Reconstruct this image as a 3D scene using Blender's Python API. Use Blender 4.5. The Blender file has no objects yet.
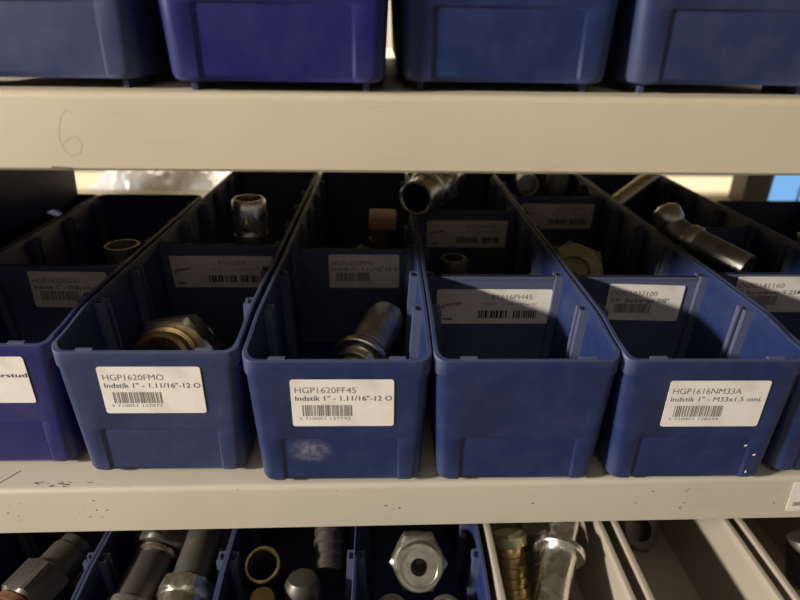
import bpy, bmesh, math, random
from mathutils import Vector, Matrix
random.seed(7)
MM = 0.001
scene = bpy.context.scene
C = scene.collection

# ------------------------------------------------------------------ camera
def look_cam():
    cd = bpy.data.cameras.new('camera')
    cam = bpy.data.objects.new('camera', cd); C.objects.link(cam)
    pitch, yaw, roll = 0.4377, 0.0293, 0.0138
    f = Vector((math.sin(yaw)*math.cos(pitch), math.cos(yaw)*math.cos(pitch), -math.sin(pitch)))
    r = f.cross(Vector((0, 0, 1))).normalized(); u = r.cross(f)
    r2 = r*math.cos(roll) + u*math.sin(roll); u2 = -r*math.sin(roll) + u*math.cos(roll)
    m = Matrix((r2, u2, -f)).transposed().to_4x4()
    m.translation = Vector((-22.51, -244.49, 227.76))*MM
    cam.matrix_world = m
    cd.sensor_fit = 'HORIZONTAL'; cd.sensor_width = 36.0
    cd.lens = 569.45/800*36.0
    cd.clip_start = 0.01; cd.clip_end = 50
    cd.dof.use_dof = True; cd.dof.focus_distance = 0.33; cd.dof.aperture_fstop = 7.0
    scene.camera = cam
look_cam()

# ------------------------------------------------------------------ world, lamps, exposure
w = bpy.data.worlds.new('world'); scene.world = w; w.use_nodes = True
w.node_tree.nodes['Background'].inputs['Color'].default_value = (1.0, 0.92, 0.82, 1)
w.node_tree.nodes['Background'].inputs['Strength'].default_value = 0.17
def area(name, loc, target, sx, sy, power, col):
    l = bpy.data.lights.new(name, 'AREA'); l.shape = 'RECTANGLE'; l.size = sx; l.size_y = sy
    l.energy = power; l.color = col
    o = bpy.data.objects.new(name, l); C.objects.link(o); o.location = loc
    o.rotation_euler = (Vector(target)-Vector(loc)).to_track_quat('-Z', 'Y').to_euler()
    return o
WARM = (1.0, 0.935, 0.85)
area('aisle_lamp', (-2.60, -1.05, 0.98), (0, 0, 0.1), 0.30, 0.16, 146, WARM)
area('aisle_lamp', (-0.35, -1.25, 1.70), (0, 0, 0.1), 1.2, 0.30, 3.0, WARM)  # overhead fill, added for soft light and glints on the fittings
area('back_aisle_lamp', (0.35, 1.75, 1.60), (0.35, 0.7, 0.0), 1.5, 0.30, 95, (1.0, 0.93, 0.80))
scene.view_settings.view_transform = 'Standard'
scene.view_settings.look = 'None'
scene.view_settings.exposure = 0.0
scene.view_settings.gamma = 1.0
scene.view_settings.use_curve_mapping = False

# ------------------------------------------------------------------ materials
def newmat(name):
    m = bpy.data.materials.new(name); m.use_nodes = True
    nt = m.node_tree; return m, nt, nt.nodes['Principled BSDF']
def N(nt, t, **kw):
    n = nt.nodes.new(t)
    for k, v in kw.items(): setattr(n, k, v)
    return n
def ramp(nt, fac, stops):
    r = N(nt, 'ShaderNodeValToRGB'); e = r.color_ramp.elements
    while len(e) < len(stops): e.new(0.5)
    for q, (p, c) in zip(e, stops): q.position = p; q.color = (c, c, c, 1) if not isinstance(c, tuple) else (*c, 1)
    nt.links.new(fac, r.inputs[0]); return r.outputs[0]
def mix(nt, fac, a, b):
    n = N(nt, 'ShaderNodeMix', data_type='RGBA')
    for sock, v in ((n.inputs[0], fac), (n.inputs[6], a), (n.inputs[7], b)):
        if isinstance(v, (int, float)): sock.default_value = v
        elif isinstance(v, tuple): sock.default_value = (*v, 1)
        else: nt.links.new(v, sock)
    return n.outputs[2]
def coords(nt, scale=(1, 1, 1)):
    t = N(nt, 'ShaderNodeTexCoord'); m = N(nt, 'ShaderNodeMapping'); m.inputs['Scale'].default_value = scale
    nt.links.new(t.outputs['Object'], m.inputs[0]); return m.outputs[0]
def noise(nt, vec, scale, detail=3, rough=0.55):
    n = N(nt, 'ShaderNodeTexNoise'); n.inputs['Scale'].default_value = scale
    n.inputs['Detail'].default_value = detail; n.inputs['Roughness'].default_value = rough
    nt.links.new(vec, n.inputs['Vector']); return n.outputs[0]
def bump(nt, h, b, strength, dist):
    n = N(nt, 'ShaderNodeBump'); n.inputs['Strength'].default_value = strength; n.inputs['Distance'].default_value = dist
    nt.links.new(h, n.inputs['Height']); nt.links.new(n.outputs[0], b.inputs['Normal'])

def plastic(name, col, worn, rough=0.42, smudge=None):
    m, nt, b = newmat(name)
    v = coords(nt)
    geo = N(nt, 'ShaderNodeNewGeometry')
    edge = ramp(nt, geo.outputs['Pointiness'], [(0.527, 0.0), (0.61, 1.0)])
    grime = ramp(nt, noise(nt, v, 60, 5, 0.65), [(0.42, 0.0), (0.80, 0.55)])
    sc = ramp(nt, noise(nt, coords(nt, (60, 60, 900)), 1.6, 4, 0.7), [(0.66, 0.0), (0.74, 0.45)])
    c1 = mix(nt, grime, col, worn)
    c2 = mix(nt, sc, c1, tuple(min(1, x*1.5) for x in worn))
    if smudge:
        mp = N(nt, 'ShaderNodeMapping'); mp.vector_type = 'POINT'
        tc = N(nt, 'ShaderNodeTexCoord'); nt.links.new(tc.outputs['Object'], mp.inputs[0])
        mp.inputs['Scale'].default_value = (1/0.013, 1/0.006, 1/0.009)
        mp.inputs['Location'].default_value = (-smudge[0]/0.013, -smudge[1]/0.006, -smudge[2]/0.009)
        g = N(nt, 'ShaderNodeTexGradient', gradient_type='SPHERICAL'); nt.links.new(mp.outputs[0], g.inputs[0])
        sm = N(nt, 'ShaderNodeMath', operation='MULTIPLY'); nt.links.new(g.outputs[1], sm.inputs[0])
        nt.links.new(ramp(nt, noise(nt, v, 260, 4, 0.6), [(0.35, 0.1), (0.7, 0.8)]), sm.inputs[1])
        c2 = mix(nt, sm.outputs[0], c2, (0.30, 0.29, 0.30))
    em = N(nt, 'ShaderNodeMath', operation='MULTIPLY'); em.inputs[1].default_value = 0.6
    nt.links.new(edge, em.inputs[0])
    c3 = mix(nt, em.outputs[0], c2, (0.13, 0.145, 0.21))
    nt.links.new(c3, b.inputs['Base Color'])
    nt.links.new(ramp(nt, noise(nt, v, 35, 4), [(0.3, rough-0.06), (0.7, rough+0.14)]), b.inputs['Roughness'])
    b.inputs['Specular IOR Level'].default_value = 0.36
    bump(nt, noise(nt, v, 900, 2), b, 0.08, 0.0003)
    return m
M = {}
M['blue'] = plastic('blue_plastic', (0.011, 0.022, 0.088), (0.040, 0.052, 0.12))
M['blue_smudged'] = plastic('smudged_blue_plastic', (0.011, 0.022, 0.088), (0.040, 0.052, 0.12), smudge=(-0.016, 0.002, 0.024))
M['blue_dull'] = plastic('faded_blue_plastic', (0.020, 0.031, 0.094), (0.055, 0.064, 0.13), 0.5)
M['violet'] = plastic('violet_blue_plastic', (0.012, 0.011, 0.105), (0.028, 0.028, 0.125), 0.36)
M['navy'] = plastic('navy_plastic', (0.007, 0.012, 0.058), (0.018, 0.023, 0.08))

def paint(name, col, speck, chips=(0.15, 0.12, 0.09)):
    m, nt, b = newmat(name); v = coords(nt)
    big = ramp(nt, noise(nt, v, 9, 4), [(0.3, 0.0), (0.75, 1.0)])
    c1 = mix(nt, big, col, tuple(x*0.88 for x in col))
    sp = ramp(nt, noise(nt, coords(nt, (1, 1, 1.6)), 420, 2, 0.5), [(0.735-0.02*speck, 0.0), (0.76-0.02*speck, 1.0)])
    msk = ramp(nt, noise(nt, v, 24, 2), [(0.527, 0.0), (0.61, 1.0)])
    k = N(nt, 'ShaderNodeMath', operation='MULTIPLY'); nt.links.new(sp, k.inputs[0]); nt.links.new(msk, k.inputs[1])
    k2 = N(nt, 'ShaderNodeMath', operation='MULTIPLY'); k2.inputs[1].default_value = 0.75
    nt.links.new(k.outputs[0], k2.inputs[0])
    st = ramp(nt, noise(nt, coords(nt, (14, 60, 160)), 1.0, 4, 0.7), [(0.62, 0.0), (0.74, 0.28)])
    c2 = mix(nt, st, c1, (0.33, 0.25, 0.15))
    c3 = mix(nt, k2.outputs[0], c2, chips)
    nt.links.new(c3, b.inputs['Base Color']); b.inputs['Roughness'].default_value = 0.45
    bump(nt, noise(nt, v, 500, 2), b, 0.06, 0.0003)
    return m
M['cream'] = paint('cream_enamel', (0.56, 0.495, 0.385), 1.0)
M['cream_clean'] = paint('clean_cream_enamel', (0.60, 0.515, 0.365), -3.0)
M['tray'] = paint('beige_grey_enamel', (0.40, 0.35, 0.27), 0.0)

def metal(name, col, rough, dirt=(0.08, 0.065, 0.045), amt=0.5, metallic=1.0):
    m, nt, b = newmat(name); v = coords(nt)
    d = ramp(nt, noise(nt, v, 90, 5, 0.65), [(0.45, 0.0), (0.75, amt)])
    nt.links.new(mix(nt, d, col, dirt), b.inputs['Base Color'])
    b.inputs['Metallic'].default_value = metallic
    nt.links.new(ramp(nt, noise(nt, v, 140, 3), [(0.3, rough-0.06), (0.7, rough+0.12)]), b.inputs['Roughness'])
    bump(nt, noise(nt, v, 700, 2), b, 0.03, 0.0003)
    return m
M['zinc'] = metal('zinc_plated_steel', (0.70, 0.66, 0.55), 0.30, amt=0.35)
M['bright'] = metal('bright_steel', (0.88, 0.85, 0.78), 0.24, amt=0.10)
M['dull'] = metal('dull_grey_steel', (0.40, 0.385, 0.34), 0.40, metallic=0.85)
M['dark'] = metal('dark_oiled_steel', (0.105, 0.098, 0.085), 0.45, metallic=0.7)
M['yellow_zinc'] = metal('yellow_zinc_plating', (0.62, 0.46, 0.20), 0.30, (0.15, 0.10, 0.04))
M['olive'] = metal('olive_zinc_plating', (0.45, 0.40, 0.24), 0.42, metallic=0.8)
M['rust'] = metal('rusty_brown_steel', (0.30, 0.15, 0.08), 0.5, (0.10, 0.05, 0.03), 0.8, 0.6)

def flat(name, col, rough=0.6, n=0.0):
    m, nt, b = newmat(name)
    if n:
        v = coords(nt); d = ramp(nt, noise(nt, v, 55, 4), [(0.45, 0.0), (0.85, n)])
        nt.links.new(mix(nt, d, col, (0.45, 0.36, 0.24)), b.inputs['Base Color'])
    else:
        b.inputs['Base Color'].default_value = (*col, 1)
    b.inputs['Roughness'].default_value = rough
    return m
M['paper'] = flat('label_paper', (0.80, 0.74, 0.66), 0.5, 0.5)
M['ink'] = flat('label_ink', (0.035, 0.032, 0.03), 0.6)
M['ink_soft'] = flat('worn_label_ink', (0.16, 0.145, 0.13), 0.6)
M['picture'] = flat('printed_grey', (0.42, 0.34, 0.24), 0.6)
M['pencil'] = flat('pencil_line', (0.50, 0.41, 0.28), 0.6)
M['scuff'] = flat('scuff_line', (0.12, 0.095, 0.07), 0.6)
_m, _nt, _b = newmat('glowing_blue_patch'); M['glow'] = _m
_b.inputs['Base Color'].default_value = (0.1, 0.25, 0.5, 1); _b.inputs['Emission Color'].default_value = (0.22, 0.50, 0.90, 1); _b.inputs['Emission Strength'].default_value = 0.9  # emission stands in for an unidentified bright patch, no known screen
M['concrete'] = flat('concrete', (0.30, 0.28, 0.25), 0.8, 0.3)
M['wall'] = flat('wall_paint', (0.62, 0.56, 0.44), 0.8, 0.1)
M['post'] = paint('brown_grey_enamel', (0.16, 0.135, 0.095), 0.0)
def bagmat():
    m, nt, b = newmat('white_film')
    b.inputs['Base Color'].default_value = (0.85, 0.84, 0.82, 1); b.inputs['Roughness'].default_value = 0.25
    b.inputs['Transmission Weight'].default_value = 0.25
    return m
M['bag'] = bagmat()

# ------------------------------------------------------------------ object helpers
def tag(o, label=None, cat=None, group=None, kind=None):
    for k, v in (('label', label), ('category', cat), ('group', group), ('kind', kind)):
        if v: o[k] = v
    return o
def empty(name, loc=(0, 0, 0), rot=None):
    o = bpy.data.objects.new(name, None); C.objects.link(o); o.empty_display_size = 0.01
    o.location = Vector(loc)*MM
    if rot is not None: o.rotation_euler = rot
    return o
def finish(bm, name, smooth=40):
    bmesh.ops.recalc_face_normals(bm, faces=bm.faces[:])
    me = bpy.data.meshes.new(name); bm.to_mesh(me); bm.free()
    for p in me.polygons: p.use_smooth = True
    me.set_sharp_from_angle(angle=math.radians(smooth))
    return me
def obj(name, me, mat, parent=None, loc=None, rot=None):
    o = bpy.data.objects.new(name, me); C.objects.link(o)
    if len(me.materials) == 0: me.materials.append(None)
    o.material_slots[0].link = 'OBJECT'; o.material_slots[0].material = M[mat] if isinstance(mat, str) else mat
    if parent: o.parent = parent
    if loc is not None: o.location = Vector(loc)*MM
    if rot is not None: o.rotation_euler = rot
    return o
def box(bm, x0, x1, y0, y1, z0, z1):
    vs = [bm.verts.new(Vector(c)*MM) for c in ((x0,y0,z0),(x1,y0,z0),(x1,y1,z0),(x0,y1,z0),(x0,y0,z1),(x1,y0,z1),(x1,y1,z1),(x0,y1,z1))]
    for f in ((0,3,2,1),(4,5,6,7),(0,1,5,4),(1,2,6,5),(2,3,7,6),(3,0,4,7)): bm.faces.new([vs[i] for i in f])
    return vs
def box_mesh(name, *a, bevel=0.0):
    bm = bmesh.new(); box(bm, *a)
    if bevel: bmesh.ops.bevel(bm, geom=bm.edges[:], offset=bevel*MM, segments=2, affect='EDGES', profile=0.7)
    return finish(bm, name)
def prism_x(name, prof, x0, x1):
    """closed YZ outline (mm) extruded along X"""
    bm = bmesh.new()
    a = [bm.verts.new(Vector((x0, y, z))*MM) for y, z in prof]; b = [bm.verts.new(Vector((x1, y, z))*MM) for y, z in prof]
    n = len(prof)
    for i in range(n): bm.faces.new((a[i], a[(i+1) % n], b[(i+1) % n], b[i]))
    bm.faces.new(a); bm.faces.new(b[::-1])
    return finish(bm, name, 30)

# ------------------------------------------------------------------ the place: floor and far wall
fl = obj('floor', box_mesh('floor', -4000, 4000, -2600, 3200, -1300, -1250), 'concrete'); fl['kind'] = 'structure'
wb = obj('wall_back', box_mesh('wall_back', -4000, 4000, 2600, 2700, -1250, 2300), 'wall'); wb['kind'] = 'structure'

# ------------------------------------------------------------------ the racks
XL, XR = -640, 590
def shelf_profile(depth, th=32, r=3.0):
    p = []
    for k in range(6):
        a = math.pi/2*k/5
        p.append((r - r*math.sin(math.pi/2-a)*1.0, -r + r*math.sin(a)))
    p = [(r-r*math.cos(math.pi/2*k/5), -r+r*math.sin(math.pi/2*k/5)) for k in range(6)]   # front bottom of the round -> top
    q = [(depth-y, z) for y, z in p[::-1]]
    return p + q + [(depth, -th), (depth-16, -th), (depth-16, -th+1.5), (depth-1.5, -th+1.5), (depth-1.5, -1.5),
                    (1.5, -1.5), (1.5, -th+1.5), (16, -th+1.5), (16, -th), (1.2, -th), (0, -th+1.2)]
def post_mesh(h0, h1):
    bm = bmesh.new()
    box(bm, 0, 36, 0, 2, h0, h1); box(bm, 0, 2, 2, 36, h0, h1)
    return finish(bm, 'post')
def rack(y0, depth, mats, xl, xr, postmat, postlab):
    sm = prism_x('shelf', shelf_profile(depth), xl, xr)
    out = []
    for z, mt, lab in mats:
        s = obj('shelf_board', sm, mt, None, (0, y0, z)); out.append(tag(s, lab, 'shelf'))
    pm = post_mesh(0, 2100)
    for x, sx in ((xl-4, 1), (xr+4, -1)):
        for y, sy in ((-2.5, 1), (depth+2.5, -1)):
            p = obj('rack_upright', pm, postmat, None, (x, y0+y, -1250)); p.scale = (sx, sy, 1)
            tag(p, postlab, 'upright', postlab)
    return out
shelves = rack(0, 430, [(205.4, 'cream_clean', 'cream steel shelf with a faint pencilled 6 on its edge'),
    (0, 'cream', 'scuffed cream steel shelf carrying the labelled blue bins'),
    (-205.4, 'cream', 'cream steel shelf under the metal trays and open fitting bins'),
    (410.8, 'cream_clean', 'cream steel shelf above the top row of bins'), (-620, 'cream', 'low cream steel shelf near the floor')], XL, XR, 'cream', 'cream angle upright of the bin rack')
rack(440, 330, [(205.4, 'cream_clean', 'cream rear shelf above the white plastic bag'), (0, 'cream_clean', 'cream rear shelf under the crumpled white plastic bag'),
    (-205.4, 'cream', 'cream rear shelf below the one with the plastic bag')], XL, 900, 'post', 'dark brown-grey angle upright of the rear rack')

shelves[1].rotation_euler = (0, 0, 0.014); shelves[1].location.y -= 0.0003
# pencil marks and scuffs on the shelf edges (flat marks, parts of the shelves)
def stroke(name, pts, wd, shelf, mat, up=False):
    """thin flat stroke; pts in shelf-local XZ on the front face (or XY on the top face)"""
    bm = bmesh.new(); prev = None
    P = [Vector((p[0], p[1], 0)) for p in pts]
    for i, p in enumerate(P):
        t = (P[min(i+1, len(P)-1)] - P[max(i-1, 0)]).normalized(); n = Vector((-t.y, t.x, 0))*wd/2
        row = []
        for s in (1, -1):
            q = p+n*s
            row.append(bm.verts.new((Vector((q.x, q.y, 0.05)) if up else Vector((q.x, -0.05, q.y)))*MM))
        if prev: bm.faces.new((prev[0], prev[1], row[1], row[0]))
        prev = row
    return obj(name, finish(bm, name), mat, shelf)
six = [(-149.4, -8.5), (-151.5, -6.9), (-154, -9.5), (-156, -14), (-157.0, -19), (-156.0, -23.5), (-153, -26), (-149.6, -24.5), (-148.2, -20.5), (-150, -17.6), (-153, -18.5), (-156, -21)]
stroke('pencil_mark', six, 0.24, shelves[0], 'pencil')
stroke('scuff', [(-163, -30.4), (-158, -30.7), (-154.5, -30.8)], 0.7, shelves[0], 'scuff')
stroke('scuff', [(-236, 5.0), (-229, 16)], 0.8, shelves[1], 'scuff', True)
stroke('scuff', [(-242, 4), (-234, 15)], 0.6, shelves[1], 'pencil', True)
for k in range(16):
    x = -206+random.gauss(0, 13); y = random.uniform(2.6, 7)
    stroke('scuff', [(x, y), (x+random.uniform(1, 3.2), y+random.uniform(-.3, .4))], random.uniform(.35, .8), shelves[1], 'scuff', True)
for k in range(34):
    cx = random.choice((-236, -228, -192, -185, -20, 60, 100, 130, 152, 158, 190, 205))
    x = cx+random.gauss(0, 5); z = random.uniform(-24, -7)
    stroke('scuff', [(x, z), (x+random.uniform(.5, 2.2), z+random.uniform(-.5, .5))], random.uniform(.4, 1.0), shelves[1], random.choice(('scuff', 'pencil')))
for x, z, l in ((150, -8, 15), (158, -20, 15), (196, -9, 10)):
    stroke('scuff', [(x, z), (x+l/2, z+.3), (x+l, z)], 0.5, shelves[1], 'pencil')

# ------------------------------------------------------------------ plastic bins
HW, LIP, RIM, RC = 47.2, 81.4, 87.6, 6.8
SL = 0.052
def bin_h(y):
    t = max(0.0, min(1.0, (y-1.2)/7.0)); u = max(0.0, min(1.0, (y-9)/36))
    return LIP-0.6 + 3.0*(t*t*(3-2*t)) + (RIM-LIP-2.4)*(u*u*(3-2*u))
def bin_mesh(L):
    bm = bmesh.new()
    def ring(inset, zf, recess=False, outer=True):
        hw = HW-inset; y0 = inset*0.2 if outer else inset*0.2+1.7; y1 = L-inset; r = max(RC-inset*0.25, 3)
        pts = []
        for x in (-hw+r, -31.6, -30.4, 0, 30.4, 31.6): pts.append((x, y0, abs(x) < 30.9))
        for k in range(7):
            a = -math.pi/2 + math.pi/2*k/6; pts.append((hw-r+r*math.cos(a), y0+r+r*math.sin(a), False))
        ys = [14, 19, 24, 29, 34, 39, 44, 50, 90] + [L*0.5, L*0.75]
        for y in ys: pts.append((hw, y, False))
        for k in range(5):
            a = math.pi/2*k/4; pts.append((hw-r+r*math.cos(a), y1-r+r*math.sin(a), False))
        for k in range(5):
            a = math.pi/2+math.pi/2*k/4; pts.append((-hw+r+r*math.cos(a), y1-r+r*math.sin(a), False))
        for y in ys[::-1]: pts.append((-hw, y, False))
        for k in range(6):
            a = math.pi+math.pi/2*k/6; pts.append((-hw+r+r*math.cos(a), y0+r+r*math.sin(a), False))
        return [bm.verts.new(Vector((x, y+(1.0 if (rc and recess) else 0), zf(y)))*MM) for x, y, rc in pts]
    d = lambda z: (LIP-z)*SL
    R = []
    R.append(ring(d(4)+2.6, lambda y: 4.0, True))
    R.append(ring(d(4.7)+0.9, lambda y: 4.7, True))
    R.append(ring(d(6.5), lambda y: 6.5, True))
    R.append(ring(d(32), lambda y: 32.0, True))
    R.append(ring(d(33), lambda y: 33.0))
    R.append(ring(d(72), lambda y: bin_h(y)-9.4))
    R.append(ring(d(72)-0.9, lambda y: bin_h(y)-8.8))
    R.append(ring(-0.5, lambda y: bin_h(y)-0.7))
    R.append(ring(0.1, lambda y: bin_h(y)))
    R.append(ring(1.7, lambda y: bin_h(y), outer=False))
    R.append(ring(2.2, lambda y: bin_h(y)-0.6, outer=False))
    R.append(ring(d(9)+2.3, lambda y: 9.0, outer=False))
    R.append(ring(d(6)+4.5, lambda y: 6.0, outer=False))
    n = len(R[0])
    for a, b in zip(R, R[1:]):
        for i in range(n): bm.faces.new((a[i], a[(i+1) % n], b[(i+1) % n], b[i]))
    bm.faces.new(R[0][::-1]); bm.faces.new(R[-1])
    # two small tabs standing on the inner side of the front lip
    for s in (-1, 1): box(bm, s*30-4.2, s*30+4.2, 1.4, 3.0, LIP-7, LIP+0.5)
    return finish(bm, 'bin_shell', 38)
BIN = {275: bin_mesh(275), 400: bin_mesh(400)}
def rib_mesh():
    """hollow vertical slot rib on the right wall (x towards the inside is negative)"""
    bm = bmesh.new()
    z0, z1 = 8.0, RIM-2.5
    def slab(xa, xb, ya, yb):
        vs = []
        for z in (z0, z1):
            o = HW-2.2-(LIP-z)*SL
            vs.append([bm.verts.new(Vector((o+x, y, z))*MM) for x, y in ((xa, ya), (xb, ya), (xb, yb), (xa, yb))])
        a, b = vs
        for i in range(4): bm.faces.new((a[i], a[(i+1) % 4], b[(i+1) % 4], b[i]))
        bm.faces.new(a[::-1]); bm.faces.new(b)
    slab(-5.2, 0.6, -4.6, -3.2); slab(-5.2, 0.6, 3.2, 4.6); slab(-5.2, -3.8, -3.2, -1.5); slab(-5.2, -3.8, 1.5, 3.2)
    return finish(bm, 'slot_rib')
RIB = rib_mesh()
FOOT = box_mesh('foot', -1.2, 1.2, 0, 26, 0.08, 4.4, bevel=0.3)
def divider_mesh(top):
    bm = bmesh.new(); ring = []
    for y in (-1.0, 1.0):
        row = []
        for z in (7.0, 30, 60, top-2, top):
            w = HW-2.9-(LIP-z)*SL
            row.append((w, z))
        ring.append([bm.verts.new(Vector((x, y, z))*MM) for x, z in [(-a, b) for a, b in row] + [(a, b) for a, b in row[::-1]]])
    a, b = ring; n = len(a)
    for i in range(n): bm.faces.new((a[i], b[i], b[(i+1) % n], a[(i+1) % n]))
    bm.faces.new(a); bm.faces.new(b[::-1])
    box(bm, -(HW-8), HW-8, -1.7, 1.7, top-2.2, top)
    return finish(bm, 'divider')
DIV = divider_mesh(84.0)

# ---- printed labels
def text_mesh(body, height, width, bold=0.0, align='LEFT'):
    cu = bpy.data.curves.new('lettering', 'FONT'); cu.body = body; cu.size = 1.0; cu.resolution_u = 3; cu.offset = bold
    o = bpy.data.objects.new('lettering', cu); C.objects.link(o)
    dg = bpy.context.evaluated_depsgraph_get(); dg.update()
    me = bpy.data.meshes.new_from_object(o.evaluated_get(dg)); bpy.data.objects.remove(o); bpy.data.curves.remove(cu)
    xs = [v.co.x for v in me.vertices]; x0, x1 = min(xs), max(xs)
    cap = 0.70
    for v in me.vertices:
        v.co = Vector(((v.co.x-x0)/(x1-x0)*width, v.co.y/cap*height, 0))*MM
    me.name = 'lettering'; me.materials.clear()
    return me
def barcode_mesh(wd, ht, split=False):
    bm = bmesh.new(); x = 0.0
    while x < wd-0.3:
        b = random.choice((0.35, 0.35, 0.7, 0.7, 1.05))*wd/26; g = random.choice((0.35, 0.35, 0.7))*wd/26
        if split and abs(x-wd*0.53) < wd*0.035: x += wd*0.03; continue
        vs = [bm.verts.new(Vector(c)*MM) for c in ((x, 0, 0), (min(x+b, wd), 0, 0), (min(x+b, wd), ht, 0), (x, ht, 0))]
        bm.faces.new(vs); x += b+g
    return finish(bm, 'barcode')
def paper_mesh(wd, ht, r=1.4):
    bm = bmesh.new(); out = []
    for cx, cy, a0 in ((wd-r, ht-r, 0), (r, ht-r, 90), (r, r, 180), (wd-r, r, 270)):
        for k in range(4):
            a = math.radians(a0+30*k); out.append((cx+r*math.cos(a), cy+r*math.sin(a)))
    a = [bm.verts.new(Vector((x, y, 0))*MM) for x, y in out]; b = [bm.verts.new(Vector((x, y, 0.22))*MM) for x, y in out]
    n = len(a)
    for i in range(n): bm.faces.new((a[i], a[(i+1) % n], b[(i+1) % n], b[i]))
    bm.faces.new(a[::-1]); bm.faces.new(b)
    return finish(bm, 'label')
def label_on(parent, x, z, y, wd, ht, tilt, items, roll=0.0, mat='paper'):
    """lower left corner at local (x, y, z), facing -Y; items: (mesh, fx, fy_mm, ink)"""
    lo = obj('label', paper_mesh(wd, ht), mat, parent, (x, y, z), (math.radians(90)+tilt, roll, 0))
    for nm, me, px, py, ink in items: obj(nm, me, ink, lo, (px, py, 0.27))
    return lo
def small_label(code, line, digits, wd=52.0, ht=29.0, linew=None, codew=31.0, soft='ink_soft', bold=0.007):
    out = [('lettering', text_mesh(code, 3.5, codew), 2.2, ht-8.2, soft),
            ('lettering', text_mesh(line, 2.9, linew or wd-2.8, bold), 2.2, ht-12.9, 'ink'),
            ('barcode', barcode_mesh(25.5, 7.0), 5.4, 6.4 if digits else 5.4, 'ink_soft')]
    if digits: out.append(('lettering', text_mesh(digits, 1.7, 26.5), 3.6, 4.1, 'ink_soft'))
    return out
def fitting_sketch():
    bm = bmesh.new()
    pts = [(0, 1.0), (2.2, 0), (3.2, 2.2), (13.5, 4.0), (13.8, 6.0), (2.6, 4.4), (0.6, 3.4)]
    bm.faces.new([bm.verts.new(Vector((x, y, 0))*MM) for x, y in pts]); return finish(bm, 'printed_picture')
def big_label(code, line, wd=76.0, ht=26.0, codew=27.0):
    return [('lettering', text_mesh(code, 3.5, codew), wd*0.48, ht-7.2, 'ink_soft'),
            ('lettering', text_mesh(line, 1.5, wd*0.48), wd*0.40, ht-11.3, 'ink_soft'),
            ('barcode', barcode_mesh(wd*0.52, 5.8, True), wd*0.37, 4.2, 'ink'),
            ('printed_picture', fitting_sketch(), 2.6, 10.5, 'picture'),
            ('printed_mark', box_mesh('printed_mark', 0, 6.5, 0, 1.2, -.02, .02), 4.5, 3.0, 'ink')]

def make_bin(cx, lipy, z, L, mat, label, group, ribs=True, yaw=0.0, feet=True):
    b = empty('storage_bin', (cx, lipy, z), (0, 0, yaw))
    tag(b, label, 'bin', group)
    obj('shell', BIN[L], mat, b)
    if ribs:
        k = 0
        while 52+50.5*k < L-20:
            for s in (1, -1):
                r = obj('slot_rib', RIB, mat, b, (0, 52+50.5*k, 0)); r.scale = (s, 1, 1)
            k += 1
    if feet:
        for s in (-1, 1):
            for y in (7.0, L-36): obj('foot', FOOT, mat, b, (s*35.5, y, 0))
    return b
def add_divider(b, k, mat):
    y = 52+50.5*k
    obj('divider', DIV, mat, b, (0, y, 0)); return y
TILT = math.atan(SL*0.2)
def front_y(z): return (LIP-z)*SL*0.2-0.28

MG = 'blue bins on the shelf with the labelled fronts'
mid = {}
SPEC = [  # centre x, lip y, length, material, label
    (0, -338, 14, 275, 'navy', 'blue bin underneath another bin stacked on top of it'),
    (1, -242, 14, 275, 'violet', 'violet-blue bin whose front label ends in the word rorstud'),
    (2, -144.3, 6.7, 400, 'blue_dull', 'faded blue bin holding a large hex-nut fitting with gold collar'),
    (3, -46.2, -2.2, 400, 'blue_smudged', 'blue bin holding a grey flanged hose tail, white smudge on its front'),
    (4, 49.6, -2.2, 400, 'blue', 'blue bin without any label on its front'),
    (5, 145.6, -2.2, 400, 'blue', 'blue bin with slanted white front label and chipped right edge'),
    (6, 241.2, 3.0, 400, 'blue', 'blue bin with a long steel pipe lying over its divider'),
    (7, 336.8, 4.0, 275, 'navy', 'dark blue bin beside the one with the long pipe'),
]
for i, cx, ly, L, mt, lab in SPEC: mid[i] = make_bin(cx, ly, 0, L, mt, lab, MG)
st = make_bin(-340, -4, RIM, 275, 'navy', 'dark blue bin stacked on top of another bin', None, ribs=False)

IND = 'Indstik 1" - 1.11/16"-12 O'
# front labels
for i, x, z, items in (
        (1, -262.0, 45.5, [('lettering', text_mesh('Indstik 1" - rorstud', 2.5, 50, 0.02), 2.0, 16.3, 'ink')]),
        (2, -169.4, 43.8, small_label('HGP1620FMO', IND, '5 710051 127877')),
        (3, -70.2, 41.6, small_label('HGP1620FF45', IND, '5 710051 127792')),
        (5, 123.6, 40.3, small_label('HGP1616NM33A', 'Indstik 1" - M33x1.5 oml.', '5 710051 128294', linew=48, codew=36, bold=0.0))):
    label_on(mid[i], x-SPEC[i][1], z, front_y(z), 52.4, 28.8, TILT, items)
# dividers with labels
def div(i, k, label=None, x=None, z=None, wd=52, ht=26.5, roll=0.0):
    y = add_divider(mid[i], k, SPEC[i][4])
    if label: label_on(mid[i], x-SPEC[i][1], z, y-1.75, wd, ht, 0, label, roll)
div(1, 1, small_label('HGP1620RD30', 'Indstik 1" - Ø30 rorstuds', '', ht=26.5), -262.5, 54.0, roll=0.012)
div(2, 2, big_label('P1620FF', 'Indstik 1" - 1.11/16"-12 ORFS', 78, 25.5, 20), -185, 50.0, 78, 25.5)
div(3, 2, small_label('HGP1620FF90', IND, '', ht=26.5), -64, 53.8)
div(4, 1, big_label('P1616PH45', 'Indstik 1" - 1" SAE 3000 psi 45°', 77, 25.5), 12, 49.6, 77, 25.5)
div(5, 1, small_label('DUC1037100', '5/8" Bu.Længe 7/8"', '', ht=26.5, linew=40), 126.2, 52.8, 51, roll=0.025)
div(6, 1, small_label('DUC141160', '1" Banestuds-S 25MM', '', ht=26.5, linew=50), 215.5, 56.0)
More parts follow.
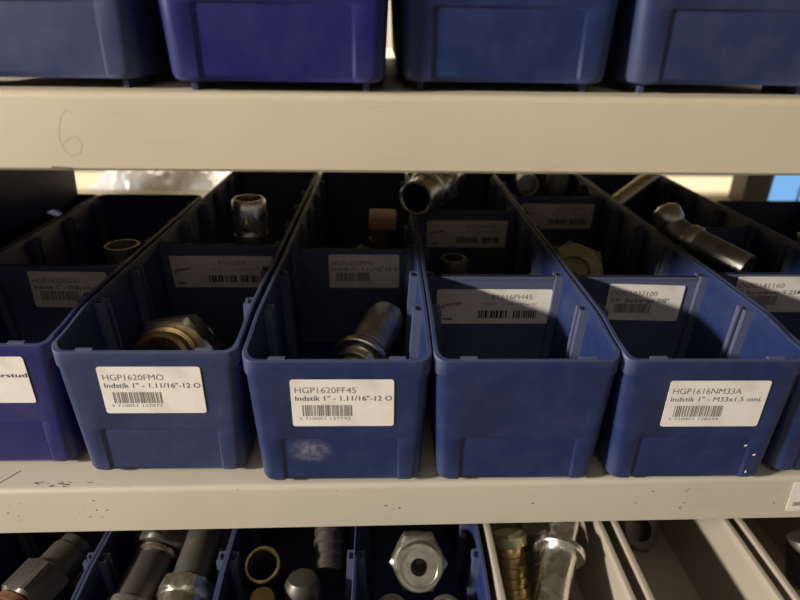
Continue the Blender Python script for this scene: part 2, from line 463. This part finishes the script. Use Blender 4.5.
div(4, 4, big_label('P1616PH90', 'Indstik 1" - 1" SAE 3000 psi 90°', 75, 25.5), 15.5, 50.0, 75, 25.5)
div(5, 5, big_label('P1616PH', 'Indstik 1" - 1" SAE 3000 psi', 75, 25.5), 112, 52, 75, 25.5)
div(6, 3, [], 206, 62, 50, 25)

# upper row
UG = 'blue bins on the top shelf'
for cx, ly, mt, lab in ((-168.0, 9.0, 'blue_dull', 'faded grey-blue bin on top shelf beside the violet bin, above pencilled 6'),
                        (-66.0, 2.0, 'violet', 'violet-blue bin on the top shelf'),
                        (28.3, 11.0, 'blue', 'mid-blue bin on top shelf with violet-blue bin for a neighbour'),
                        (125.0, 11.0, 'blue_dull', 'slate-blue bin on top shelf next to the mid-blue bin')):
    make_bin(cx, ly, 205.4, 400, mt, lab, UG)
# lower row
LG = 'blue bins on the bottom shelf'
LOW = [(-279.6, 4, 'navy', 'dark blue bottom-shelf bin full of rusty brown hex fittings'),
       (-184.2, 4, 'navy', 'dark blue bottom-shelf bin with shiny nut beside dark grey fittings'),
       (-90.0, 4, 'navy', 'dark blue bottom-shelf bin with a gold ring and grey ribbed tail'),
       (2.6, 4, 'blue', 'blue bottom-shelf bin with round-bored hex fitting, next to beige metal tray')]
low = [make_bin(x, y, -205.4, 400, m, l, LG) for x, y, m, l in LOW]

# ------------------------------------------------------------------ beige steel trays on the bottom shelf
def tray_mesh(W, L, H):
    bm = bmesh.new(); t = 1.2; h = W/2
    box(bm, -h, h, 0, L, 0, t)
    box(bm, -h, h, 0, t, t, H*0.5); box(bm, -h, h, L-t, L, t, H)
    box(bm, -h, -h+t, t, L-t, t, H); box(bm, h-t, h, t, L-t, t, H)
    return finish(bm, 'tray_shell')
def hem_mesh(L, H):
    bm = bmesh.new(); box(bm, 0, 4.2, 0, L, H-9, H+0.8)
    bmesh.ops.bevel(bm, geom=bm.edges[:], offset=0.7*MM, segments=2, affect='EDGES', profile=0.5)
    return finish(bm, 'hem')
TR, HEM = tray_mesh(91, 400, 90), hem_mesh(400, 90)
for cx, lab in ((101.0, 'beige steel tray holding a brass tail and a polished flanged pipe'),
                (201.5, 'nearly empty beige steel tray between two other trays'),
                (301.0, 'beige steel tray with grey nut, beside the nearly empty tray')):
    t = tag(empty('metal_tray', (cx, 2, -205.4)), lab, 'tray', 'beige steel trays on the bottom shelf')
    obj('shell', TR, 'tray', t)
    for s in (1, -1):
        h = obj('hem', HEM, 'tray', t, (s*(45.5-3.6), 0, 0)); h.scale = (s, 1, 1)

# ------------------------------------------------------------------ steel hose fittings
def lathe(prof, seg=32, closed=False):
    """prof: (radius, s) pairs along local +Z; closed when the first and last radius are 0 or it returns inside"""
    bm = bmesh.new(); rows = []
    for r, s in prof:
        rows.append([bm.verts.new(Vector((r*math.cos(2*math.pi*k/seg), r*math.sin(2*math.pi*k/seg), s))*MM) for k in range(seg)])
    for a, b in zip(rows, rows[1:]):
        for k in range(seg): bm.faces.new((a[k], a[(k+1) % seg], b[(k+1) % seg], b[k]))
    if closed:
        for k in range(seg): bm.faces.new((rows[-1][k], rows[-1][(k+1) % seg], rows[0][(k+1) % seg], rows[0][k]))
    else:
        if prof[0][0] > 0: bm.faces.new(rows[0][::-1])
        if prof[-1][0] > 0: bm.faces.new(rows[-1])
    bmesh.ops.remove_doubles(bm, verts=bm.verts[:], dist=1e-7)
    return finish(bm, 'turned', 32)
def hexnut(af, s0, s1, bore=None, ch=2.0, through=None):
    seg = 48; bm = bmesh.new(); rows = []
    def hx(a):
        t = (a+math.pi/6) % (math.pi/3)-math.pi/6; return af/2/math.cos(t)
    prof = [(0.97, s0), (1.2, s0+ch), (1.2, s1-ch), (0.97, s1)]
    for lim, s in prof:
        rows.append([bm.verts.new(Vector((min(hx(2*math.pi*k/seg), af/2*lim)*math.cos(2*math.pi*k/seg),
                     min(hx(2*math.pi*k/seg), af/2*lim)*math.sin(2*math.pi*k/seg), s))*MM) for k in range(seg)])
    if through: bore = through
    if bore:
        for s in ((s1, s0) if through else (s1, s1-9)):
            rows.append([bm.verts.new(Vector((bore*math.cos(2*math.pi*k/seg), bore*math.sin(2*math.pi*k/seg), s))*MM) for k in range(seg)])
    for a, b in zip(rows, rows[1:]):
        for k in range(seg): bm.faces.new((a[k], a[(k+1) % seg], b[(k+1) % seg], b[k]))
    if through:
        for k in range(seg): bm.faces.new((rows[-1][k], rows[-1][(k+1) % seg], rows[0][(k+1) % seg], rows[0][k]))
    else:
        bm.faces.new(rows[0][::-1]); bm.faces.new(rows[-1])
    return finish(bm, 'nut', 28)
def hollow(r, s0, s1, rin, depth=14, ch=0.6):
    return [(r*0.98, s0), (r, s0+ch), (r, s1-ch), (r-ch, s1), (rin, s1), (rin, s1-depth)]
def barbed(r, s0, s1, pitch=6.0, dep=1.1, rin=None):
    p = [(r-dep, s0)]; s = s0+2
    while s+pitch < s1-3:
        p += [(r-dep, s), (r, s+0.6), (r, s+pitch*0.55), (r-dep, s+pitch*0.62)]; s += pitch
    p += [(r-dep, s1-2.5), (r-dep-1.2, s1)]
    if rin: p += [(rin, s1), (rin, s1-14)]
    return p
def threaded(r, s0, s1, pitch=2.2, dep=0.9, rin=None):
    p = [(r-dep, s0)]; s = s0
    while s+pitch < s1: p += [(r-dep, s), (r, s+pitch/2)]; s += pitch
    p += [(r-dep, s1-.5), (r-1.8, s1)]
    if rin: p += [(rin, s1), (rin, s1-16)]
    return p
def sweep(path, radii, seg=28, rin0=None, rin1=None):
    bm = bmesh.new(); P = [Vector(p) for p in path]; rows = []
    T = [(P[min(i+1, len(P)-1)]-P[max(i-1, 0)]).normalized() for i in range(len(P))]
    n = T[0].orthogonal().normalized()
    def ringat(p, t, n, r):
        b = t.cross(n)
        return [bm.verts.new((p+(n*math.cos(2*math.pi*k/seg)+b*math.sin(2*math.pi*k/seg))*r)*MM) for k in range(seg)]
    fr = []
    for i, p in enumerate(P):
        if i: n = (n - T[i]*n.dot(T[i])).normalized()
        fr.append(n.copy()); rows.append(ringat(p, T[i], n, radii[i]))
    if rin0: rows = [ringat(P[0]+T[0]*14, T[0], fr[0], rin0), ringat(P[0], T[0], fr[0], rin0)] + rows
    if rin1: rows = rows + [ringat(P[-1], T[-1], fr[-1], rin1), ringat(P[-1]-T[-1]*14, T[-1], fr[-1], rin1)]
    for a, b in zip(rows, rows[1:]):
        for k in range(seg): bm.faces.new((a[k], a[(k+1) % seg], b[(k+1) % seg], b[k]))
    bm.faces.new(rows[0][::-1]); bm.faces.new(rows[-1])
    return finish(bm, 'pipe', 35)
def aim(d, roll=0.0):
    q = Vector(d).normalized().to_track_quat('Z', 'Y'); return (q.to_matrix() @ Matrix.Rotation(roll, 3, 'Z')).to_euler()
FG = 'steel hose fittings lying in the bins'
def fitting(name, label, loc, d, parts, roll=0.0, group=None, cat='pipe fitting'):
    e = empty(name, loc, aim(d, roll)); tag(e, label, cat, group)
    for pn, me, mt in parts: obj(pn, me, mt, e)
    return e

for x, z in ((174, 27), (180.5, 20.5), (179, 8.5)):
    c = lathe([(0, 0), (0.9, 0), (0.6, 0.12), (0, 0.15)], 5)
    obj('paint_chip', c, 'paper', mid[5], (x-145.6, front_y(z)-0.0, z), (math.radians(90), x, 0)).scale = (0.7, 1.25, 1)
# --- fittings in the middle row
fitting('hose_fitting', 'zinc hex-nut fitting with gold collar lying in the faded blue bin', (-159.5, 55, 44.5), (0.03, 0.95, -0.30), [
    ('threaded_end', lathe([(11, 16), (11, 0.3), (12, 0), (17, 0), (19, 1.8), (19, 7), (18, 8), (18, 11), (20.5, 12), (20.5, 20), (19.5, 21)], 48), 'yellow_zinc'),
    ('hex', hexnut(47, 20, 40), 'zinc'), ('hose_tail', lathe(barbed(13, 40, 78, rin=9)), 'zinc')], roll=math.radians(22))
fitting('hose_fitting', 'grey hose tail with round flange leaning behind the white-smudged bin front', (-39, 52, 45), (0.31, 0.90, 0.13), [
    ('flange', lathe([(9, -4), (12.5, -4), (13.4, -2.5), (13.4, 2), (17.2, 2.6), (18, 3.4), (18, 6.4), (17.2, 7.2), (10, 8)], 40), 'zinc'),
    ('collar', lathe([(9.5, 7.5), (12, 9), (12, 13), (10.5, 14.5), (10.5, 16)]), 'zinc'),
    ('hose_tail', lathe([(12.6, 15), (13.2, 16), (13.2, 52), (12.0, 55), (9, 55), (9, 45)]), 'dull'),
    ('bent_neck', sweep([(0, 0, 0), (0, -3, -6), (0, -8, -10), (0, -16, -13), (0, -24, -14)], [11, 11, 11, 11, 11]), 'dull')])
fitting('hose_fitting', 'polished barrel-shaped fitting end standing upright behind a white label', (-131, 194, 6.6), (0.02, 0.0, 1), [
    ('hex', hexnut(36, 0, 26), 'zinc'), ('neck', lathe([(12, 25), (12, 74), (13.5, 75)]), 'dull'),
    ('barrel', lathe([(10, 74), (12.2, 74.5), (13, 76), (12.4, 79), (12.4, 80.5), (13.4, 81.5), (13.8, 84), (13.6, 97), (13, 101.5), (11.8, 103.5), (10, 103.5), (10, 88)], 40), 'bright')])
fitting('hose_fitting', 'shiny open tube fitting lying across the bin rims below the top shelf', (3.0, 221, 103.2), (0.40, 0.92, 0.02), [
    ('tube', lathe([(12.2, 90), (12.2, 0.4), (12.8, 0), (14.2, 0), (14.8, 0.8), (14.8, 27), (13.4, 28), (13.4, 92)], 40), 'bright'), ('bore', lathe([(11.8, 1.2), (12.15, 1.2), (12.15, 88), (11.8, 88)], 40, True), 'dark'),  # bore is a dark liner added to paint the shade inside the tube
    ('collar', lathe([(14, 27), (17, 28), (18, 30), (18, 34), (16.2, 36), (16.2, 38), (14, 38)], 40, True), 'bright'),
    ('hex', hexnut(37, 38, 60, through=12.6), 'bright'), ('hose_tail', lathe(barbed(13.0, 92, 118)), 'dull')])
fitting('hose_fitting', 'dark stubby fitting with flat square head standing behind a grey label', (-27, 206, 6.6), (0.03, 0.0, 1), [
    ('stem', lathe([(11, 0), (11, 66), (9, 68), (9, 82), (11, 84)]), 'dark'),
    ('head', box_mesh('head', -19, 15, -11, 11, 80, 88, bevel=1.5), 'rust')])
fitting('hose_fitting', 'dark hose tail leaning low against the divider beside a square-headed fitting', (-62, 178, 33), (0.55, 0.0, 0.74), [
    ('hose_tail', lathe(barbed(12, 0, 48)), 'dark'), ('hex', hexnut(30, -18, 0), 'dark')])
fitting('hose_fitting', 'short dull fitting standing in shadow between two labelled dividers', (28, 146, 6.3), (0, 0.0, 1), [
    ('hose_tail', lathe([(12, 0), (12, 60), (11, 62), (11, 70), (9.5, 73), (7, 73), (7, 60)]), 'dark'), ('collar', lathe([(12, 20), (13.2, 21), (13.2, 30), (12, 31)]), 'dark')])
fitting('hose_fitting', 'dull tube lying crosswise on the bin rims right under the shelf', (38, 372, 98), (1, -0.02, 0.0), [
    ('tube', lathe(hollow(10, 0, 56, 7)), 'dull')])
fitting('hose_fitting', 'olive hex nut fitting with star-like corners lying in the dark', (135, 196, 45), (-0.22, -0.80, 0.46), [
    ('hex', hexnut(46, 2, 20, 13), 'olive'), ('threaded_end', lathe(threaded(16, -16, 2)), 'olive'), ('hose_tail', lathe(barbed(12, -58, -16)), 'dull')], roll=0.25)
fitting('hose_fitting', 'dark open tube end peeping over the rearmost label', (129, 350, 84), (0.12, 0.98, -0.12), [
    ('tube', lathe([(8.6, 16), (8.6, 0.3), (9, 0), (11, 0), (11.5, .6), (11.5, 44)]), 'dull')])
fitting('hose_fitting', 'dull upright fitting beside the dark open tube end', (160, 352, 6.3), (0, 0, 1), [
    ('tube', lathe(hollow(11, 0, 98, 7)), 'dull'), ('hex', hexnut(34, 40, 62), 'dull')])
fitting('hose_fitting', 'thin pale pipe slanting up towards the back of its bin', (209, 318, 70), (0.72, 0.66, 0.22), [
    ('tube', lathe(hollow(8.5, 0, 88, 6)), 'zinc')])
# the long pipe with a bent head
P0 = Vector((243, 138, 74.5)); pth = [(0, 0, 0), (-7, 10.3, 2.6), (-14, 20.6, 5.2), (-21, 31, 7.8), (-27, 40, 10), (-31, 45.5, 12.4), (-34, 49, 15.2), (-36.4, 52, 19), (-38.2, 54.5, 23)]
e = empty('hose_fitting', P0); tag(e, 'long grey steel pipe with bent rounded head lying over bin divider', 'pipe fitting')
obj('pipe', sweep(pth, [10.8, 10.8, 10.8, 10.8, 10.6, 10.2, 9.8, 9.6, 9.4], rin0=9.7), 'dull', e)
obj('collar', sweep([(-22.5, 33.2, 8.3), (-23.6, 34.8, 8.8), (-26.4, 39, 9.8), (-27.5, 40.6, 10.3)], [11, 12.2, 12.2, 11]), 'zinc', e)
obj('rounded_head', sweep([(-35.6, 51, 17.4), (-36.8, 52.6, 20.2), (-39.2, 56, 25.6), (-40.6, 58, 28.8), (-41.6, 59.4, 31)], [9.2, 10.8, 10.6, 9.2, 4.5]), 'zinc', e)
fitting('hose_fitting', 'grey ribbed fitting leaning in front of the label of the long-pipe bin', (252, 60, 14), (0.08, -0.42, 0.9), [
    ('hose_tail', lathe(barbed(14.5, 26, 80, pitch=7)), 'dull'), ('hex', hexnut(36, 2, 26), 'dull')])
fitting('hose_fitting', 'round dull ring end in the dark bin beside the long-pipe bin', (318, 170, 7.8), (0.02, 0.1, 1), [
    ('tube', lathe(hollow(13, 0, 80, 10)), 'dull')])
fitting('hose_fitting', 'round dark ring end standing behind the label of the violet-blue bin', (-216.5, 158, 6.3), (0, 0, 1), [
    ('tube', lathe(hollow(12.5, 0, 78, 10.5)), 'dull')])
fitting('hose_fitting', 'dark rounded fitting low in the violet-blue bin', (-262, 62, 26), (0.8, 0.5, 0.0), [
    ('tube', lathe([(10, 0), (15, 1.5), (15, 24), (18, 25), (18, 32), (12, 34), (12, 58)]), 'olive')])
# --- fittings in the bottom row, some darkened in colour for shade under the shelf (floor of the bins at -199.4)
def generic(label, loc, d, mt, af=40, roll=0.2):
    fitting('hose_fitting', label, loc, d, [('hex', hexnut(af, 0, 22, 12), mt), ('hose_tail', lathe(barbed(12.5, -52, 0)), mt)], roll)
fitting('hose_fitting', 'rusty brown hex fitting with reddish collar in dark bottom bin', (-281, 16, -139), (0.30, 0.93, 0.06), [
    ('collar', lathe([(8, 2), (12, -2), (15, -2), (16.5, 0), (16.5, 9), (15, 10)]), 'rust'),
    ('hex', hexnut(35, 16, 42), 'dark'), ('ring', lathe([(14, 9), (17.5, 10), (17.5, 15), (15, 16)]), 'rust'),
    ('threaded_end', lathe([(13, 41), (14.5, 43), (14.5, 60), (13, 62), (13, 68), (11, 69)]), 'dark')], roll=0.35)
generic('brown hex fitting lying beneath the rusty one', (-285, 66, -175), (0.1, 1, 0), 'rust')
generic('dark hex fitting lying under the rusty hex fitting', (-272, 190, -175), (-0.1, 1, 0), 'dark')
fitting('hose_fitting', 'dark grey fitting with bright ring next to the shiny nut', (-204, 26, -145), (0.11, 0.99, 0.06), [
    ('collar', lathe([(9, 0), (15, 0.5), (17.5, 2), (17.5, 7), (14, 8)], 36), 'dull'), ('body', lathe([(14.5, 7), (15.5, 12), (15.5, 44), (13.5, 46)]), 'dark'),
    ('ring', lathe([(13, 45), (16.5, 46.5), (16.5, 50), (14, 52)]), 'zinc'), ('hex', hexnut(40, 52, 84), 'dark')])
fitting('hose_fitting', 'shiny zinc nut with smooth tail in dark blue bottom bin', (-166, 22, -141), (0.05, 0.98, 0.16), [
    ('threaded_end', lathe([(11, 10), (11, 0), (15, 0), (17, 1.5), (17, 13)], 40), 'zinc'), ('hex', hexnut(37, 12, 24), 'zinc'),
    ('hose_tail', lathe([(13, 23), (13.5, 26), (13.5, 80), (12, 82)]), 'dark')], roll=0.5)
generic('grey hex fitting lying under the dark grey one with a bright ring', (-204, 150, -180), (0.02, 1, 0), 'dull', 30)
generic('grey hex fitting lying under the shiny nut', (-166, 140, -180), (-0.02, 1, 0), 'dull', 30)
fitting('hose_fitting', 'gold-rimmed open ring end facing out of dark bottom bin', (-110, 84, -193), (-0.02, -0.42, 0.9), [
    ('tube', lathe(hollow(12.4, 0, 75, 10.8, 70)), 'dark'), ('rim_ring', lathe([(10.9, 75), (12.8, 74), (12.8, 76.2), (12.2, 76.8), (10.9, 76.8)], 36, True), 'yellow_zinc')])
fitting('hose_fitting', 'coppery threaded stub under the gold-rimmed ring', (-108, 26, -196), (0, 0.06, 1), [
    ('threaded_end', lathe(threaded(9.5, 0, 67, 5.0, 1.6)), 'yellow_zinc')])
fitting('hose_fitting', 'brownish grey rounded plug beside the gold-rimmed ring', (-82, 30, -196), (0.0, 0.22, 0.97), [
    ('body', lathe([(10, 0), (10, 44), (13.5, 46), (13.5, 60), (12.4, 64), (10, 68), (6, 69)]), 'dark'), ('ring', lathe([(9, 24), (12, 25), (12, 33), (9, 34)]), 'dark')])
fitting('hose_fitting', 'dark ribbed hose tail lying along the bin side wall', (-66, 62, -146), (-0.03, 0.96, 0.28), [
    ('hose_tail', lathe(barbed(11.8, 0, 70, pitch=9, dep=1.0)), 'dark')])
fitting('hose_fitting', 'round-bored hex fitting facing outward in blue bottom bin', (3, 66, -137), (-0.02, -0.72, 0.55), [
    ('face_ring', lathe([(13.5, 14), (16.5, 16), (17.3, 20), (17.3, 25), (16.2, 26.5), (13.6, 26.5), (13.2, 25.2), (6.2, 25.2), (6.2, 14)], 40, True), 'zinc'),
    ('hex', hexnut(38, -8, 15, through=6.3), 'dull'), ('hose_tail', lathe(barbed(12, -58, -9)), 'dark')], roll=0.52)
for x, y, dx, lab in ((-20, 16, 0.05, 'small round fitting end below the round-bored one, on the ring side'), (24, 15, -0.05, 'small round fitting end below the round-bored one, on the tray side')):
    fitting('hose_fitting', lab, (x, y+24, -196), (dx, -0.22, 0.97), [('body', lathe([(12, 0), (12, 44), (13, 45), (13, 50), (11.5, 55), (8, 57), (8, 50)]), 'dull')])
fitting('hose_fitting', 'brass-coloured ribbed tail standing in beige steel tray', (83, 36, -196), (-0.10, 0.52, 0.80), [
    ('hose_tail', lathe(barbed(11.5, 8, 74, pitch=7.5, rin=8)), 'yellow_zinc'), ('tip', lathe([(9, 0), (10.5, 1), (10.5, 8)]), 'yellow_zinc'),
    ('collar', lathe([(11, 74), (14, 75), (14, 82), (11, 84)]), 'olive')])
fitting('hose_fitting', 'polished steel pipe with round flange lying in beige steel tray', (86, 4, -140), (0.37, 0.90, 0.20), [
    ('pipe', lathe([(9, 0), (11.5, 0.8), (11.8, 6), (11.8, 42), (13.4, 58), (13.4, 62)], 40), 'bright'),
    ('flange', lathe([(12, 61), (18, 62), (19, 63), (19, 66.5), (18, 67.5), (12, 68)], 40), 'bright'),
    ('hose_tail', lathe([(10.5, 67), (11.5, 69), (11.5, 116), (10, 118)]), 'bright')])
generic('dull hex fitting under the polished pipe', (112, 110, -177), (0.1, 1, 0), 'dull', 36)
fitting('hose_fitting', 'grey nut in the shadowed back of nearly empty tray', (198, 138, -183), (0.2, -0.6, 0.55), [
    ('hex', hexnut(34, 0, 26, 10), 'dark')])
fitting('hose_fitting', 'grey nut with pale rim in beige tray beside nearly empty one', (312, 48, -196), (-0.10, 0.30, 0.95), [
    ('hex', hexnut(44, 26, 44), 'zinc'), ('body', lathe([(17, 0), (17, 26)]), 'dull'), ('hose_tail', lathe(barbed(13, 44, 76)), 'dark')])

# ------------------------------------------------------------------ things seen past the ends of the bins
def bag():
    bm = bmesh.new(); nx, ny = 34, 22; g = []
    rnd = random.Random(3)
    h = [[rnd.random() for _ in range(ny+1)] for _ in range(nx+1)]
    for i in range(nx+1):
        row = []
        for j in range(ny+1):
            u, v = i/nx*2-1, j/ny*2-1; e = max(0, 1-u**4)*max(0, 1-v**4)
            row.append(bm.verts.new(Vector((u*105+rnd.uniform(-2, 2), v*60+rnd.uniform(-2, 2), 1.5+e*(24+14*h[i][j]+8*math.sin(u*5+v*3))))*MM))
        g.append(row)
    for i in range(nx):
        for j in range(ny): bm.faces.new((g[i][j], g[i+1][j], g[i+1][j+1], g[i][j+1]))
    rim = [g[i][0] for i in range(nx+1)]+[g[nx][j] for j in range(1, ny+1)]+[g[i][ny] for i in range(nx-1, -1, -1)]+[g[0][j] for j in range(ny-1, 0, -1)]
    bm.faces.new([bm.verts.new(Vector((v.co.x, v.co.y, 0.0003))) for v in rim][::-1])
    return finish(bm, 'bag', 20)
tag(obj('plastic_bag', bag(), 'bag', None, (-385, 704, 0)), 'crumpled white plastic bag lying on the shelf behind the bins', 'bag')
pm = tag(obj('rack_upright', post_mesh(0, 172), 'post', None, (517, 588, 0.1)), 'dark post between the lit shelf strip and glowing blue stand-in', 'upright')
def blue_standin():  # added glowing slab in place of an unidentified bright blue patch
    t = tag(empty('glow_standin', (652, 596, 0.2)), 'glowing light blue stand-in for an unidentified bright patch beside the dark post', 'panel')
    obj('standin_back', box_mesh('standin_back', -92, 92, 0, 14, 0, 150, bevel=2), 'post', t)
    obj('glow_patch', box_mesh('glow_patch', -89, -46, -0.6, 0.4, 3, 147), 'glow', t); obj('glow_patch', box_mesh('glow_patch', -42, 89, -0.6, 0.4, 3, 147), 'glow', t)
blue_standin()
# a shelf tag hanging on the middle shelf's edge
lt = obj('shelf_tag', paper_mesh(40, 22, 0.8), 'paper', shelves[1], (214.5, -0.3, -25.5), (math.radians(90), -0.06, 0))
obj('barcode', barcode_mesh(14, 3.0), 'ink_soft', lt, (3, 4, 0.27))
